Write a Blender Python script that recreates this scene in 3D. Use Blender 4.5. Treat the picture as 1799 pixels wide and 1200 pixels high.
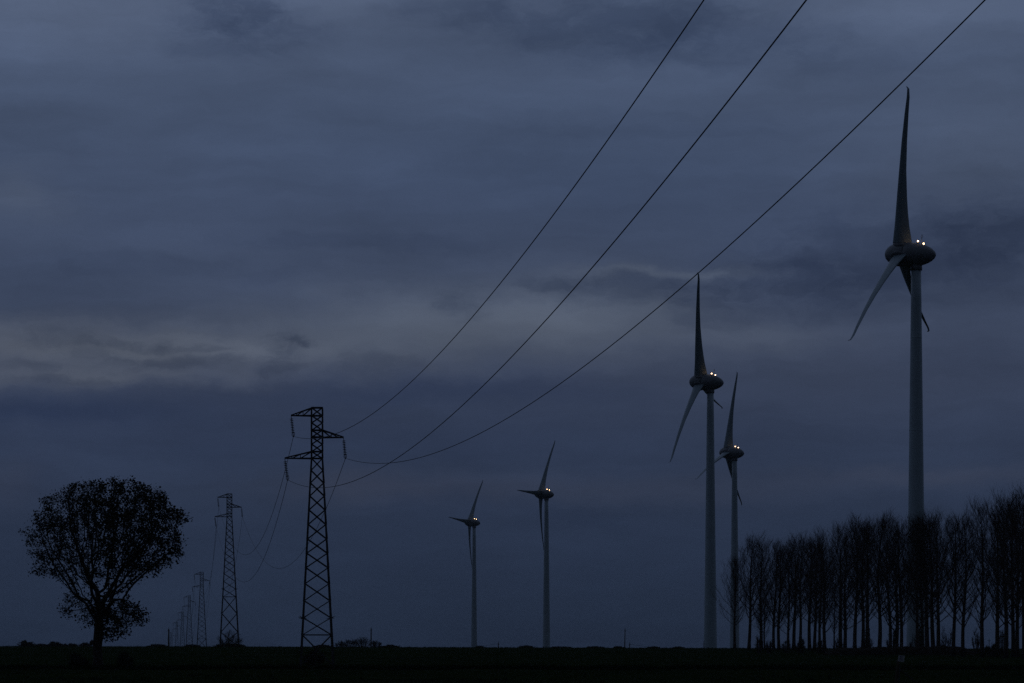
import bpy, math, random
import numpy as np
from mathutils import Vector, Matrix, Quaternion
from mathutils import noise as mnoise

for o in list(bpy.data.objects):
    bpy.data.objects.remove(o, do_unlink=True)
sc = bpy.context.scene
C = sc.collection
R = math.radians

# ------------------------------------------------------------------ camera
F = 4997.0                       # focal length in photo pixels (100 mm on a 36 mm sensor)
EYE = 2.0
cam = bpy.data.cameras.new("camera")
cam.lens = 100.0
cam.sensor_width = 36.0
cam.sensor_fit = 'HORIZONTAL'
cam.shift_y = 537.0 / 1799.0
cam.clip_start = 0.5
cam.clip_end = 30000.0
cam_o = bpy.data.objects.new("camera", cam)
cam_o.location = (0, 0, EYE)
cam_o.rotation_euler = (R(90), 0, 0)
C.objects.link(cam_o)
sc.camera = cam_o

# ------------------------------------------------------------------ exposure
sc.view_settings.view_transform = 'Standard'
sc.view_settings.look = 'None'
sc.view_settings.exposure = 0.0
sc.view_settings.gamma = 1.0
sc.view_settings.use_curve_mapping = False
sc.cycles.volume_bounces = 1
sc.cycles.max_bounces = 6
sc.cycles.use_denoising = False

# ------------------------------------------------------------------ world: dusk under a broken deck of cloud
SUN_AZ = R(-12.0)
SUN_EL = R(-3.0)
world = bpy.data.worlds.new("World")
sc.world = world
world.use_nodes = True
nt = world.node_tree
nt.nodes.clear()
L = nt.links.new


def s2l(c):
    c = c / 255.0
    return c / 12.92 if c <= 0.04045 else ((c + 0.055) / 1.055) ** 2.4


def rgb(r, g, b):
    return (s2l(r), s2l(g), s2l(b), 1.0)


def wmath(op, a, b=None, clamp=False):
    n = nt.nodes.new('ShaderNodeMath')
    n.operation = op
    n.use_clamp = clamp
    for i, v in enumerate((a, b)):
        if v is None:
            continue
        if isinstance(v, (int, float)):
            n.inputs[i].default_value = v
        else:
            L(v, n.inputs[i])
    return n.outputs[0]


def wvec(op, a, b=None, scale=None):
    n = nt.nodes.new('ShaderNodeVectorMath')
    n.operation = op
    for i, v in enumerate((a, b)):
        if v is None:
            continue
        if isinstance(v, (tuple, list)):
            n.inputs[i].default_value = v
        else:
            L(v, n.inputs[i])
    if scale is not None:
        if isinstance(scale, (int, float)):
            n.inputs['Scale'].default_value = scale
        else:
            L(scale, n.inputs['Scale'])
    return n.outputs['Value'] if op in ('DOT_PRODUCT', 'LENGTH') else n.outputs[0]


def wnoise(vec, scale, detail, rough, distortion=0.0):
    n = nt.nodes.new('ShaderNodeTexNoise')
    n.inputs['Scale'].default_value = scale
    n.inputs['Detail'].default_value = detail
    n.inputs['Roughness'].default_value = rough
    n.inputs['Distortion'].default_value = distortion
    L(vec, n.inputs['Vector'])
    return n


tc = nt.nodes.new('ShaderNodeTexCoord')
sep = nt.nodes.new('ShaderNodeSeparateXYZ')
L(tc.outputs['Generated'], sep.inputs[0])
azim = wmath('ARCTAN2', sep.outputs[0], sep.outputs[1])
elev = wmath('ARCSINE', wmath('MINIMUM', wmath('MAXIMUM', sep.outputs[2], -1.0), 1.0))
# compass bearing and height above the horizon, in fifths of a radian
comb = nt.nodes.new('ShaderNodeCombineXYZ')
L(wmath('MULTIPLY', azim, 4.997), comb.inputs[0])
L(wmath('MULTIPLY', elev, 4.997), comb.inputs[1])
UV = comb.outputs[0]
# wispy distortion of the cloud edges
wn = wnoise(wvec('MULTIPLY', UV, (4.0, 9.0, 1.0)), 1.0, 5.0, 0.62)
warp = wvec('MULTIPLY', wvec('SUBTRACT', wn.outputs['Color'], (0.5, 0.5, 0.5)), (0.16, 0.055, 0.0))
wn2 = wnoise(wvec('MULTIPLY', UV, (12.0, 22.0, 1.0)), 1.0, 5.0, 0.6)
warp2 = wvec('MULTIPLY', wvec('SUBTRACT', wn2.outputs['Color'], (0.5, 0.5, 0.5)), (0.10, 0.045, 0.0))
UVW = wvec('ADD', UV, wvec('ADD', warp, warp2))

# the even part of the deck: by height
ramp = nt.nodes.new('ShaderNodeValToRGB')
sepw = nt.nodes.new('ShaderNodeSeparateXYZ')
L(wvec('ADD', UV, wvec('SCALE', warp, None, 0.6)), sepw.inputs[0])
VTOP = 2.4
L(wmath('DIVIDE', sepw.outputs[1], VTOP), ramp.inputs[0])
ramp.color_ramp.interpolation = 'B_SPLINE'
stops = [(0.0, (31, 41, 60)), (0.05, (33, 44, 63)), (0.15, (38, 49, 70)), (0.28, (45, 56, 78)), (0.40, (52, 62, 84)),
         (0.50, (60, 69, 90)), (0.62, (65, 76, 99)), (0.75, (66, 78, 103)), (0.88, (70, 83, 108)),
         (1.0, (74, 87, 112)), (1.14, (80, 93, 118)), (1.5, (82, 95, 119)), (2.4, (82, 95, 119))]
els = ramp.color_ramp.elements
els[0].position = 0.0
els[0].color = rgb(*stops[0][1])
els[1].position = 1.0
els[1].color = rgb(*stops[-1][1])
for v, c in stops[1:-1]:
    e = els.new(v / VTOP)
    e.color = rgb(*c)

# single banks of cloud: (x, y, half-width, half-height, how much light they add or take)
def bank(px, py, sx, sy, add):
    d = wvec('SUBTRACT', UVW, ((px - 900) / 1000.0, (1137 - py) / 1000.0, 0.0))
    d = wvec('MULTIPLY', d, (1000.0 / sx, 1000.0 / sy, 0.0))
    g = wmath('EXPONENT', wmath('MULTIPLY', wvec('DOT_PRODUCT', d, d), -1.0))
    return wvec('SCALE', tuple(add), None, g)


W = lambda k: (0.0425 * k, 0.046 * k, 0.044 * k)      # thin, paler cloud
P = lambda k: (0.045 * k, 0.0455 * k, 0.040 * k)    # a faint warm break
B = lambda k: (0.026 * k, 0.030 * k, 0.041 * k)      # bluish gap
banks = [
    (90, 614, 330, 36, P(0.85)), (120, 664, 300, 17, P(0.62)), (360, 625, 300, 26, P(0.50)),
    (640, 590, 300, 48, W(0.62)), (860, 548, 280, 55, W(0.55)), (1040, 565, 190, 60, W(0.52)),
    (1180, 488, 160, 10, W(0.62)), (1330, 590, 170, 30, W(0.40)),
    (130, 40, 330, 75, B(0.75)), (940, 0, 60, 40, B(0.6)), (1480, 45, 220, 40, B(0.40)), (1720, 40, 160, 50, B(0.30)),
    (600, 20, 120, 45, B(0.5)), (1000, 860, 480, 26, (0.0068, 0.0055, 0.0048)), (1650, 842, 260, 18, (0.0077, 0.0063, 0.0055)), (640, 850, 120, 30, (0.0068, 0.0055, 0.0048)),
    (20, 850, 60, 40, (0.0056, 0.0045, 0.0040)), (1740, 300, 200, 120, W(0.22)), (40, 365, 80, 45, W(0.35)),
    (60, 520, 230, 50, B(-0.22)), (500, 770, 900, 55, W(-0.10)), (60, 725, 300, 26, W(-0.22)),
    (830, 300, 420, 120, B(-0.24)), (1150, 330, 280, 120, B(-0.18)), (1180, 545, 60, 22, W(0.25)), (1120, 70, 260, 60, B(-0.28)),
    (740, 690, 380, 28, W(-0.22)),
]
# ragged dark scraps hanging below the deck
scraps = [
    (425, 36, 100, 58, -0.34), (455, 82, 130, 26, -0.13), (800, 40, 110, 24, -0.20), (1075, 55, 190, 60, -0.25), (1290, 85, 170, 48, -0.16),
    (400, 115, 90, 16, -0.12), (1560, 455, 230, 70, -0.24), (1400, 510, 130, 46, -0.21), (1770, 420, 130, 66, -0.24), (1110, 518, 150, 28, -0.29),
    (1250, 545, 70, 40, -0.21), (806, 538, 36, 22, -0.29), (488, 626, 30, 34, -0.32), (515, 596, 30, 11, -0.34), (640, 632, 70, 22, -0.23),
    (225, 611, 60, 8, -0.29), (330, 617, 80, 6, -0.26), (310, 642, 110, 14, -0.31), (110, 605, 70, 14, -0.26), (60, 652, 60, 9, -0.23), (110, 670, 90, 7, -0.26),
    (170, 632, 50, 16, -0.21), (960, 505, 60, 12, -0.21), (60, 850, 50, 30, -0.08), (1000, 905, 120, 24, -0.12), (760, 880, 90, 24, -0.10),
    (1760, 640, 160, 40, -0.10), (1500, 130, 200, 26, -0.09), (1150, 235, 260, 24, -0.07), (640, 430, 220, 14, -0.12), (250, 480, 300, 20, -0.10),
]
rag = wnoise(wvec('MULTIPLY', UVW, (10.0, 19.0, 1.0)), 1.0, 8.0, 0.68)
ragged = wmath('MULTIPLY', wmath('SUBTRACT', rag.outputs['Fac'], 0.52), 3.0)


def scrap(px, py, sx, sy, add):
    d = wvec('SUBTRACT', UVW, ((px - 900) / 1000.0, (1137 - py) / 1000.0, 0.0))
    d = wvec('MULTIPLY', d, (1000.0 / (sx * 1.25), 1000.0 / (sy * 1.25), 0.0))
    g = wmath('EXPONENT', wmath('MULTIPLY', wvec('DOT_PRODUCT', d, d), -1.0))
    e = wmath('ADD', g, wmath('MULTIPLY', ragged, wmath('MULTIPLY', g, 1.0)))
    n = nt.nodes.new('ShaderNodeMapRange')
    n.interpolation_type = 'SMOOTHSTEP'
    L(e, n.inputs['Value'])
    n.inputs['From Min'].default_value = 0.05
    n.inputs['From Max'].default_value = 1.0
    return wvec('ADD', wvec('SCALE', (1.10, 1.0, 0.82), None, wmath('MULTIPLY', n.outputs[0], add * 0.92)), (1.0, 1.0, 1.0))


acc = ramp.outputs['Color']
for b in banks:
    acc = wvec('ADD', acc, bank(*b))
for px_, py_, sx_, sy_, k_ in ((1560, 486, 250, 72, -0.19), (1730, 440, 170, 80, -0.12), (1090, 60, 240, 60, -0.08)):
    g_ = bank(px_, py_, sx_, sy_, (k_, k_ * .97, k_ * .88))       # thicker, dimmer parts of the deck
    acc = wvec('MULTIPLY', acc, wvec('ADD', g_, (1.0, 1.0, 1.0)))
for b in scraps:
    acc = wvec('MULTIPLY', acc, scrap(*b))
acc = wvec('MAXIMUM', acc, (0.004, 0.006, 0.012))
# streaks and mottling all over the deck
st = wnoise(wvec('MULTIPLY', UVW, (1.6, 8.0, 1.0)), 1.0, 6.0, 0.55)
mo = wnoise(wvec('MULTIPLY', UVW, (3.0, 5.0, 1.0)), 1.0, 7.0, 0.6)
fi = wnoise(wvec('MULTIPLY', UVW, (2.2, 26.0, 1.0)), 1.0, 6.0, 0.6)
k3 = wmath('ADD', wmath('MULTIPLY', wmath('SUBTRACT', fi.outputs['Fac'], 0.5), 0.26), 1.0)
k1 = wmath('ADD', wmath('MULTIPLY', wmath('SUBTRACT', st.outputs['Fac'], 0.5), 0.55), 1.0)
k2 = wmath('ADD', wmath('MULTIPLY', wmath('SUBTRACT', mo.outputs['Fac'], 0.5), 0.35), 1.0)
acc = wvec('SCALE', acc, None, wmath('MULTIPLY', wmath('MULTIPLY', k1, k3), k2))
# dusk: the deck dims steadily from the side where the sun went down to the opposite one
fall = nt.nodes.new('ShaderNodeMapRange')
fall.interpolation_type = 'SMOOTHSTEP'
L(wvec('DOT_PRODUCT', tc.outputs['Generated'], (-0.17, 0.97, 0.17)), fall.inputs['Value'])
fall.inputs['From Min'].default_value = -0.9
fall.inputs['From Max'].default_value = 0.9
fall.inputs['To Min'].default_value = 0.28
fall.inputs['To Max'].default_value = 1.0
acc = wvec('MULTIPLY', wvec('SCALE', acc, None, fall.outputs[0]), (0.98, 0.99, 1.0))

sky = nt.nodes.new('ShaderNodeTexSky')
sky.sky_type = 'NISHITA'
sky.sun_disc = False
sky.sun_elevation = SUN_EL
sky.sun_rotation = SUN_AZ
bg_sky = nt.nodes.new('ShaderNodeBackground')
bg_sky.inputs['Strength'].default_value = 0.05
L(sky.outputs[0], bg_sky.inputs['Color'])
bg_cloud = nt.nodes.new('ShaderNodeBackground')
bg_cloud.inputs['Strength'].default_value = 1.0
L(acc, bg_cloud.inputs['Color'])
mixs = nt.nodes.new('ShaderNodeMixShader')
mixs.inputs[0].default_value = 0.97          # a nearly closed deck
L(bg_sky.outputs[0], mixs.inputs[1])
L(bg_cloud.outputs[0], mixs.inputs[2])
wo = nt.nodes.new('ShaderNodeOutputWorld')
L(mixs.outputs[0], wo.inputs['Surface'])

sun = bpy.data.lights.new("sun", 'SUN')
sun.energy = 0.006                            # the last light, spread wide by the cloud
sun.angle = R(60)
sun.color = (1.0, 0.93, 0.86)
sun_o = bpy.data.objects.new("sun", sun)
sun_o.rotation_euler = Vector((-math.sin(SUN_AZ), -math.cos(SUN_AZ), -0.35)).to_track_quat('-Z', 'Y').to_euler()
C.objects.link(sun_o)


# ------------------------------------------------------------------ helpers
def mat(name, col, rough=0.8, var=0.25, scale=3.0, metal=0.0, spec=0.3, col2=None, detail=5.0, bump=0.0):
    m = bpy.data.materials.new(name)
    m.use_nodes = True
    n = m.node_tree.nodes
    l = m.node_tree.links.new
    b = n['Principled BSDF']
    b.inputs['Roughness'].default_value = rough
    b.inputs['Metallic'].default_value = metal
    b.inputs['Specular IOR Level'].default_value = spec
    t = n.new('ShaderNodeTexCoord')
    no = n.new('ShaderNodeTexNoise')
    no.inputs['Scale'].default_value = scale
    no.inputs['Detail'].default_value = detail
    l(t.outputs['Object'], no.inputs['Vector'])
    r = n.new('ShaderNodeValToRGB')
    c2 = col2 or tuple(c * (1 - var) for c in col)
    r.color_ramp.elements[0].position = 0.3
    r.color_ramp.elements[1].position = 0.7
    r.color_ramp.elements[0].color = (*c2, 1)
    r.color_ramp.elements[1].color = (*(tuple(c * (1 + var) for c in col) if col2 is None else col), 1)
    l(no.outputs['Fac'], r.inputs[0])
    l(r.outputs[0], b.inputs['Base Color'])
    if bump:
        bp = n.new('ShaderNodeBump')
        bp.inputs['Strength'].default_value = bump
        l(no.outputs['Fac'], bp.inputs['Height'])
        l(bp.outputs[0], b.inputs['Normal'])
    return m


M = dict(
    field=mat('field_grass', (0.018, 0.028, 0.009), 1.0, scale=0.05, spec=0.0, col2=(0.010, 0.017, 0.006), detail=9),
    grass=mat('grass_blades', (0.020, 0.028, 0.009), 1.0, scale=0.4, spec=0.0, col2=(0.011, 0.017, 0.006)),
    bark=mat('bark', (0.050, 0.042, 0.034), 0.95, scale=6.0, spec=0.1, bump=0.4),
    poplar=mat('poplar_bark', (0.055, 0.045, 0.038), 0.95, scale=5.0, spec=0.1, bump=0.3),
    twig=mat('poplar_twigs', (0.050, 0.038, 0.032), 0.95, scale=2.0, spec=0.1),
    leaf=mat('oak_leaves', (0.045, 0.034, 0.014), 0.9, scale=0.9, spec=0.1, col2=(0.020, 0.024, 0.010)),
    ivy=mat('ivy_leaves', (0.025, 0.035, 0.015), 0.7, scale=3.0, spec=0.2),
    bush=mat('bush_leaves', (0.030, 0.030, 0.015), 0.95, scale=2.0, spec=0.1),
    brush=mat('brushwood', (0.040, 0.032, 0.024), 0.95, scale=2.0, spec=0.1),
    earth=mat('bare_earth', (0.018, 0.014, 0.010), 1.0, scale=0.8, spec=0.05, bump=0.5),
    steel=mat('weathered_steel', (0.045, 0.045, 0.048), 0.75, scale=1.5, metal=0.0, spec=0.3),
    glassy=mat('insulator_glass', (0.03, 0.033, 0.033), 0.4, scale=3.0, spec=0.3),
    cable=mat('aluminium_cable', (0.035, 0.036, 0.038), 0.7, scale=0.5, metal=0.0),
    tower=mat('turbine_paint', (0.37, 0.44, 0.47), 0.45, var=0.05, scale=0.35, spec=0.4),
    nacelle=mat('nacelle_paint', (0.15, 0.155, 0.16), 0.4, var=0.08, scale=0.5, spec=0.4),
    blade=mat('blade_gelcoat', (0.21, 0.26, 0.28), 0.4, var=0.05, scale=0.4, spec=0.4),
    collar=mat('blade_collar', (0.16, 0.16, 0.165), 0.5, scale=1.0),
    wood=mat('pole_wood', (0.075, 0.060, 0.045), 0.9, scale=6.0, spec=0.1),
    plate=mat('marker_plate', (0.40, 0.385, 0.39), 0.5, var=0.12, scale=6.0),
    ink=mat('marker_print', (0.10, 0.07, 0.16), 0.5, var=0.1, scale=4.0),
)
lamp = bpy.data.materials.new('lit_lamp')
lamp.use_nodes = True
lb = lamp.node_tree.nodes['Principled BSDF']
lb.inputs['Base Color'].default_value = (0.8, 0.75, 0.65, 1)
lb.inputs['Emission Color'].default_value = (1.0, 0.62, 0.30, 1)
lb.inputs['Emission Strength'].default_value = 10.0
M['lamp'] = lamp


class MB:
    """gathers geometry for one mesh"""

    def __init__(self):
        self.v, self.f = [], []

    def tube(self, pts, rad, n=5, cap=True):
        pts = [Vector(p) for p in pts]
        base = len(self.v)
        up = None
        for i, p in enumerate(pts):
            a = pts[max(i - 1, 0)]
            b = pts[min(i + 1, len(pts) - 1)]
            d = (b - a)
            if d.length < 1e-9:
                d = Vector((0, 0, 1))
            d.normalize()
            if up is None:
                up = d.orthogonal().normalized()
            u = (up - d * up.dot(d))
            u = u.normalized() if u.length > 1e-6 else d.orthogonal().normalized()
            up = u
            w = d.cross(u)
            r = rad[i] if hasattr(rad, '__len__') else rad
            for k in range(n):
                a_ = 2 * math.pi * k / n
                self.v.append(tuple(p + (u * math.cos(a_) + w * math.sin(a_)) * r))
        for i in range(len(pts) - 1):
            for k in range(n):
                k2 = (k + 1) % n
                self.f.append((base + i * n + k, base + i * n + k2, base + (i + 1) * n + k2, base + (i + 1) * n + k))
        if cap:
            self.f.append(tuple(base + k for k in reversed(range(n))))
            e = base + (len(pts) - 1) * n
            self.f.append(tuple(e + k for k in range(n)))

    def rings(self, rings, closed=True, cap=True):
        """skin a list of equal-length rings"""
        base = len(self.v)
        n = len(rings[0])
        for r in rings:
            self.v.extend(tuple(p) for p in r)
        for i in range(len(rings) - 1):
            for k in range(n if closed else n - 1):
                k2 = (k + 1) % n
                self.f.append((base + i * n + k, base + i * n + k2, base + (i + 1) * n + k2, base + (i + 1) * n + k))
        if cap:
            self.f.append(tuple(base + k for k in reversed(range(n))))
            e = base + (len(rings) - 1) * n
            self.f.append(tuple(e + k for k in range(n)))

    def lathe(self, prof, n=24, axis='Z', at=(0, 0, 0)):
        rr = []
        at = Vector(at)
        for r, h in prof:
            ring = []
            for k in range(n):
                a = 2 * math.pi * k / n
                c, s = r * math.cos(a), r * math.sin(a)
                ring.append(at + (Vector((c, s, h)) if axis == 'Z' else Vector((h, c, s))))
            rr.append(ring)
        self.rings(rr)

    def box(self, c, s, rot=None):
        base = len(self.v)
        for x in (-.5, .5):
            for y in (-.5, .5):
                for z in (-.5, .5):
                    p = Vector((x * s[0], y * s[1], z * s[2]))
                    if rot is not None:
                        p = rot @ p
                    self.v.append(tuple(Vector(c) + p))
        for f in ((0, 1, 3, 2), (4, 6, 7, 5), (0, 4, 5, 1), (2, 3, 7, 6), (0, 2, 6, 4), (1, 5, 7, 3)):
            self.f.append(tuple(base + i for i in f))

    def quad(self, c, a, b):
        base = len(self.v)
        c, a, b = Vector(c), Vector(a), Vector(b)
        self.v.extend([tuple(c - a * .5), tuple(c + b * .42), tuple(c + a * .5), tuple(c - b * .42)])
        self.f.append((base, base + 1, base + 2, base + 3))

    def bar(self, a, b, w):
        self.tube([a, b], w * 0.62, 4)

    def mesh(self, name, m, smooth=False):
        me = bpy.data.meshes.new(name)
        me.from_pydata(self.v, [], self.f)
        me.materials.append(M[m])
        if smooth:
            me.polygons.foreach_set('use_smooth', [True] * len(me.polygons))
        me.update()
        return me

    def build(self, name, m, parent=None, smooth=False):
        return link(name, self.mesh(name, m, smooth), parent)


def link(name, data, parent=None):
    o = bpy.data.objects.new(name, data)
    C.objects.link(o)
    if parent is not None:
        o.parent = parent
    return o


def tag(o, label, cat, group=None):
    o['label'] = label
    o['category'] = cat
    if group:
        o['group'] = group
    return o


def thing(name, label, cat, loc=(0, 0, 0), rz=0.0, group=None):
    o = link(name, None)
    o.location = loc
    o.rotation_euler = (0, 0, rz)
    o.empty_display_size = 0.5
    return tag(o, label, cat, group)


def copy_tree(o, parent=None):
    c = o.copy()
    C.objects.link(c)
    if parent is not None:
        c.parent = parent
        c.matrix_parent_inverse = o.matrix_parent_inverse.copy()
    for ch in list(o.children):
        copy_tree(ch, c)
    return c


def sstep(a, b, x):
    t = min(1.0, max(0.0, (x - a) / (b - a)))
    return t * t * (3 - 2 * t)


FAR_Y = [0, 280, 620, 760, 1012, 1366, 1754, 2090, 2450, 3000, 7000]
FAR_Z = [0, 0, 0, 0, -0.1, -2.2, -5.1, -8.5, -14.2, -16.0, -16.0]


def gz(x, y):
    """height of the ground: a field that rises gently to a crest, then falls away"""
    k = sstep(270, 640, y)
    z = k * 1.84 + float(np.interp(y, FAR_Y, FAR_Z))
    ang = math.tanh((x / max(y, 100.0)) / 0.16) * 0.16
    z += k * (-0.0036 * ang * 650.0)
    return z


def at(px, Y):
    """the spot on the ground at distance Y in the direction of a photo column"""
    x = (px - 900) / F * Y
    return Vector((x, Y, gz(x, Y)))


# ------------------------------------------------------------------ the ground
rng = np.random.default_rng(4)
ys = np.concatenate([np.linspace(-120, 140, 8), np.linspace(150, 340, 60), np.linspace(345, 800, 70), np.linspace(820, 2600, 40), np.linspace(2800, 6500, 8)])
xs = np.concatenate([-np.geomspace(5000, 330, 14), np.linspace(-300, 300, 121), np.geomspace(330, 5000, 14)])
gv, gf = [], []
for j, y in enumerate(ys):
    for i, x in enumerate(xs):
        n = 0.0
        if 140 < y < 820 and abs(x) < 301:
            n = 0.05 * math.sin(x * 0.31 + y * 0.07) * math.sin(y * 0.11 + 1.7) + 0.03 * rng.standard_normal()
        gv.append((x, y, gz(x, y) + n))
nx = len(xs)
for j in range(len(ys) - 1):
    for i in range(nx - 1):
        a = j * nx + i
        gf.append((a, a + 1, a + nx + 1, a + nx))
gm = bpy.data.meshes.new('ground')
gm.from_pydata(gv, [], gf)
gm.materials.append(M['field'])
gm.polygons.foreach_set('use_smooth', [True] * len(gf))
ground = link('ground', gm)
ground['kind'] = 'structure'
ground['label'] = 'dark green field rising gently to the horizon'

# short crop and tufts of grass over the field
g = MB()
rnd = random.Random(11)


def tuft(mb, p, h, w, n=3):
    for _ in range(n):
        a = rnd.uniform(0, 6.283)
        d = Vector((math.cos(a), math.sin(a), 0))
        lean = Vector((rnd.uniform(-.4, .6), rnd.uniform(-.4, .4), 1.0)) * h * rnd.uniform(.6, 1.1)
        q = Vector(p) + Vector((rnd.uniform(-w, w), rnd.uniform(-w, w), -0.04))
        b = len(mb.v)
        mb.v.extend([tuple(q - d * w * .25), tuple(q + d * w * .25), tuple(q + lean)])
        mb.f.append((b, b + 1, b + 2))


for _ in range(9000):
    Y = 155 + 600 * rnd.random() ** 1.1
    x = rnd.uniform(-0.2, 0.2) * Y
    tuft(g, (x, Y, gz(x, Y)), rnd.uniform(.08, .22), .22, 3)
for _ in range(2600):                                # the crest, where the tufts stand against the sky
    Y = rnd.uniform(600, 780)
    x = rnd.uniform(-0.2, 0.2) * Y
    tuft(g, (x, Y, gz(x, Y)), rnd.uniform(.15, .42), .30, 3)
go = g.build('field_grass', 'grass')
go['kind'] = 'stuff'
g = MB()
for _ in range(7800):                                # rough verge by the broad tree
    x = rnd.uniform(-56, 56)
    Y = 257 + rnd.gauss(0, 3.5)
    dens = 0.5 + 0.5 * math.sin(x * 1.3) * math.sin(x * 0.47 + 1)
    if rnd.random() > .25 + .75 * dens:
        continue
    tuft(g, (x, Y, gz(x, Y)), rnd.uniform(.25, .6), .3, 4)
go = g.build('verge_grass', 'grass')
go['kind'] = 'stuff'

# ------------------------------------------------------------------ lattice pylons
bar_mb = MB()
prof = [(-.5, -.5), (.5, -.5), (.5, -.3), (-.3, -.3), (-.3, .5), (-.5, .5)]
bar_mb.rings([[(x, y, z) for x, y in prof] for z in (0.0, 1.0)])
bar_me = bar_mb.mesh('angle_bar', 'steel')


def member(name, a, b, w, parent, inward=None):
    """one steel angle of the lattice"""
    a, b = Vector(a), Vector(b)
    o = link(name, bar_me, parent)
    d = b - a
    o.rotation_mode = 'QUATERNION'
    o.rotation_quaternion = d.to_track_quat('Z', 'Y')
    o.location = a
    o.scale = (w * 1.05, w * 1.05, d.length)
    return o


TOP = 26.96
pxz = lambda y: EYE + (1137 - y) / 16.825
MAST = [pxz(v) for v in (717, 731, 743.5, 756.5, 768.5, 781, 794, 806)]
TAPER = [pxz(v) for v in (806, 827, 849, 872, 896.5, 922, 947.5, 972.5, 998, 1026, 1056, 1086, 1116)]
ARMS = [(-1, 2.70, pxz(731), pxz(717.5)), (1, 2.76, pxz(769), pxz(756.5)), (-1, 3.36, pxz(806), pxz(794))]
STRING = [(0.24, 2.12), (0.20, 2.12), (0.30, 2.2)]
W0 = 1.10


def half_w(z):
    """half the width of the shaft at height z"""
    zt = MAST[-1]
    if z >= zt:
        return W0 / 2
    return (W0 + (zt - z) * (3.18 - W0) / (zt - 2.12)) / 2


def corners(z):
    h = half_w(z)
    return [Vector((-h, -h, z)), Vector((h, -h, z)), Vector((h, h, z)), Vector((-h, h, z))]


def insulator(parent, tip, k, detailed=True):
    dx, ln = STRING[k]
    mb = MB()
    tip = Vector(tip)
    end = tip + Vector((dx, 0, -ln))
    d = (end - tip)
    mb.tube([tip, end], 0.035, 6)
    n = 9
    q = d.normalized().to_track_quat('Z', 'Y')
    for i in range(n):
        c = tip + d * (0.17 + 0.66 * i / (n - 1))
        ring = []
        for r, h in ((0.03, -.05), (0.17, -.035), (0.20, 0.0), (0.07, .05)):
            ring.append([c + q @ Vector((r * math.cos(a), r * math.sin(a), h)) for a in [2 * math.pi * j / 8 for j in range(8)]])
        mb.rings(ring)
    ins = mb.build('insulator_string', 'glassy', parent)
    if detailed:
        cb = MB()
        e = end + Vector((0.0, 0, 0.03))
        cb.tube([e + Vector((-.13, 0, .30)), e + Vector((-.15, 0, .05)), e + Vector((-.02, 0, -.16)), e + Vector((.12, 0, .06)), e + Vector((.10, 0, .30)), e + Vector((-.13, 0, .30))], 0.035, 5)
        cb.tube([e + Vector((0, -.35, -.10)), e + Vector((0, 0, -.04)), e + Vector((0, .35, -.10))], 0.06, 6)
        cb.build('suspension_clamp', 'steel', ins)
    return ins


def pylon_levels(lower):
    """levels of the bracing from top to ground"""
    return MAST + TAPER[1:] + lower


def make_pylon(name, label, lower, foot, detailed=True, drop=0.0):
    """lower: extra levels under the waist strut, foot: z of the ground"""
    root = thing(name, label, 'pylon', group='lattice pylons of the power line')
    lv = pylon_levels(lower + [foot])
    # four legs
    for i in range(4):
        mb = MB()
        pts = [corners(z)[i] for z in (TOP + .05, MAST[-1], lv[-2], foot - 0.25)]
        mb.tube(pts, [.085, .10, .15, .16], 4)
        mb.build('leg', 'steel', root)
    acc_mb = MB()

    def add(nm, a, b, w):
        if detailed:
            member(nm, a, b, w, root)
        else:
            acc_mb.bar(a, b, w)

    for li in range(len(lv) - 1):
        za, zb = lv[li], lv[li + 1]
        ca, cb = corners(za), corners(zb)
        w = .075 if za > MAST[-1] - .01 else (.085 if za > 5 else .11)
        for i in range(4):
            j = (i + 1) % 4
            off = (ca[i] + ca[j]).xy.normalized() * 0.03
            off = Vector((off.x, off.y, 0))
            add('brace', ca[i] + off, cb[j] + off, w)
            add('brace', ca[j] + off * 2.6, cb[i] + off * 2.6, w)
    for z in (MAST[0], MAST[1], MAST[3], MAST[4], MAST[6], MAST[7], TAPER[-1]):
        c = corners(z)
        for i in range(4):
            add('strut', c[i], c[(i + 1) % 4], .11)
    if not detailed:
        br = acc_mb.build('bracing', 'steel', root)
        br['kind'] = 'stuff'
    # the three arms
    for k, (sgn, reach, zb, zt) in enumerate(ARMS):
        arm = link('crossarm', None, root)
        tip = Vector((sgn * reach, 0, zb))
        h = W0 / 2
        pb = [Vector((sgn * h, y, zb)) for y in (-h, h)]
        pt = [Vector((sgn * h, y, zt)) for y in (-h, h)]
        mb = MB()
        for s in (0, 1):
            if detailed:
                member('chord', pb[s], tip, .13, arm)
                member('chord', pt[s], tip + Vector((0, 0, .05)), .12, arm)
            else:
                mb.bar(pb[s], tip, .13)
                mb.bar(pt[s], tip, .12)
            for t0, t1 in ((0.0, 0.42), (0.42, 0.74)):
                a = pt[s].lerp(tip, t0)
                b = pb[s].lerp(tip, t1)
                u = pt[s].lerp(tip, t1)
                if detailed:
                    member('brace', a, b, .075, arm)
                    member('brace', b, u, .075, arm)
                else:
                    mb.bar(a, b, .075)
                    mb.bar(b, u, .075)
        for t in (0.25, 0.5, 0.75):
            a, b = pb[0].lerp(tip, t), pb[1].lerp(tip, t)
            if detailed:
                member('brace', a, b, .07, arm)
            else:
                mb.bar(a, b, .07)
        if not detailed:
            mb.build('chord', 'steel', arm)
        insulator(root, tip, k, detailed)
    if detailed:
        # spiked guards on the legs against climbing
        for i in range(4):
            gb = MB()
            c = corners(max(foot + 3.2, pxz(1087)))[i]
            rr = random.Random(i)
            for k in range(9):
                a = k * 0.7 + rr.random()
                d = Vector((math.cos(a), math.sin(a), rr.uniform(-.5, .6))).normalized()
                gb.tube([c, c + d * rr.uniform(.35, .6)], [.035, .015], 3)
            gb.build('climbing_guard', 'steel', root)
    return root


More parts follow.
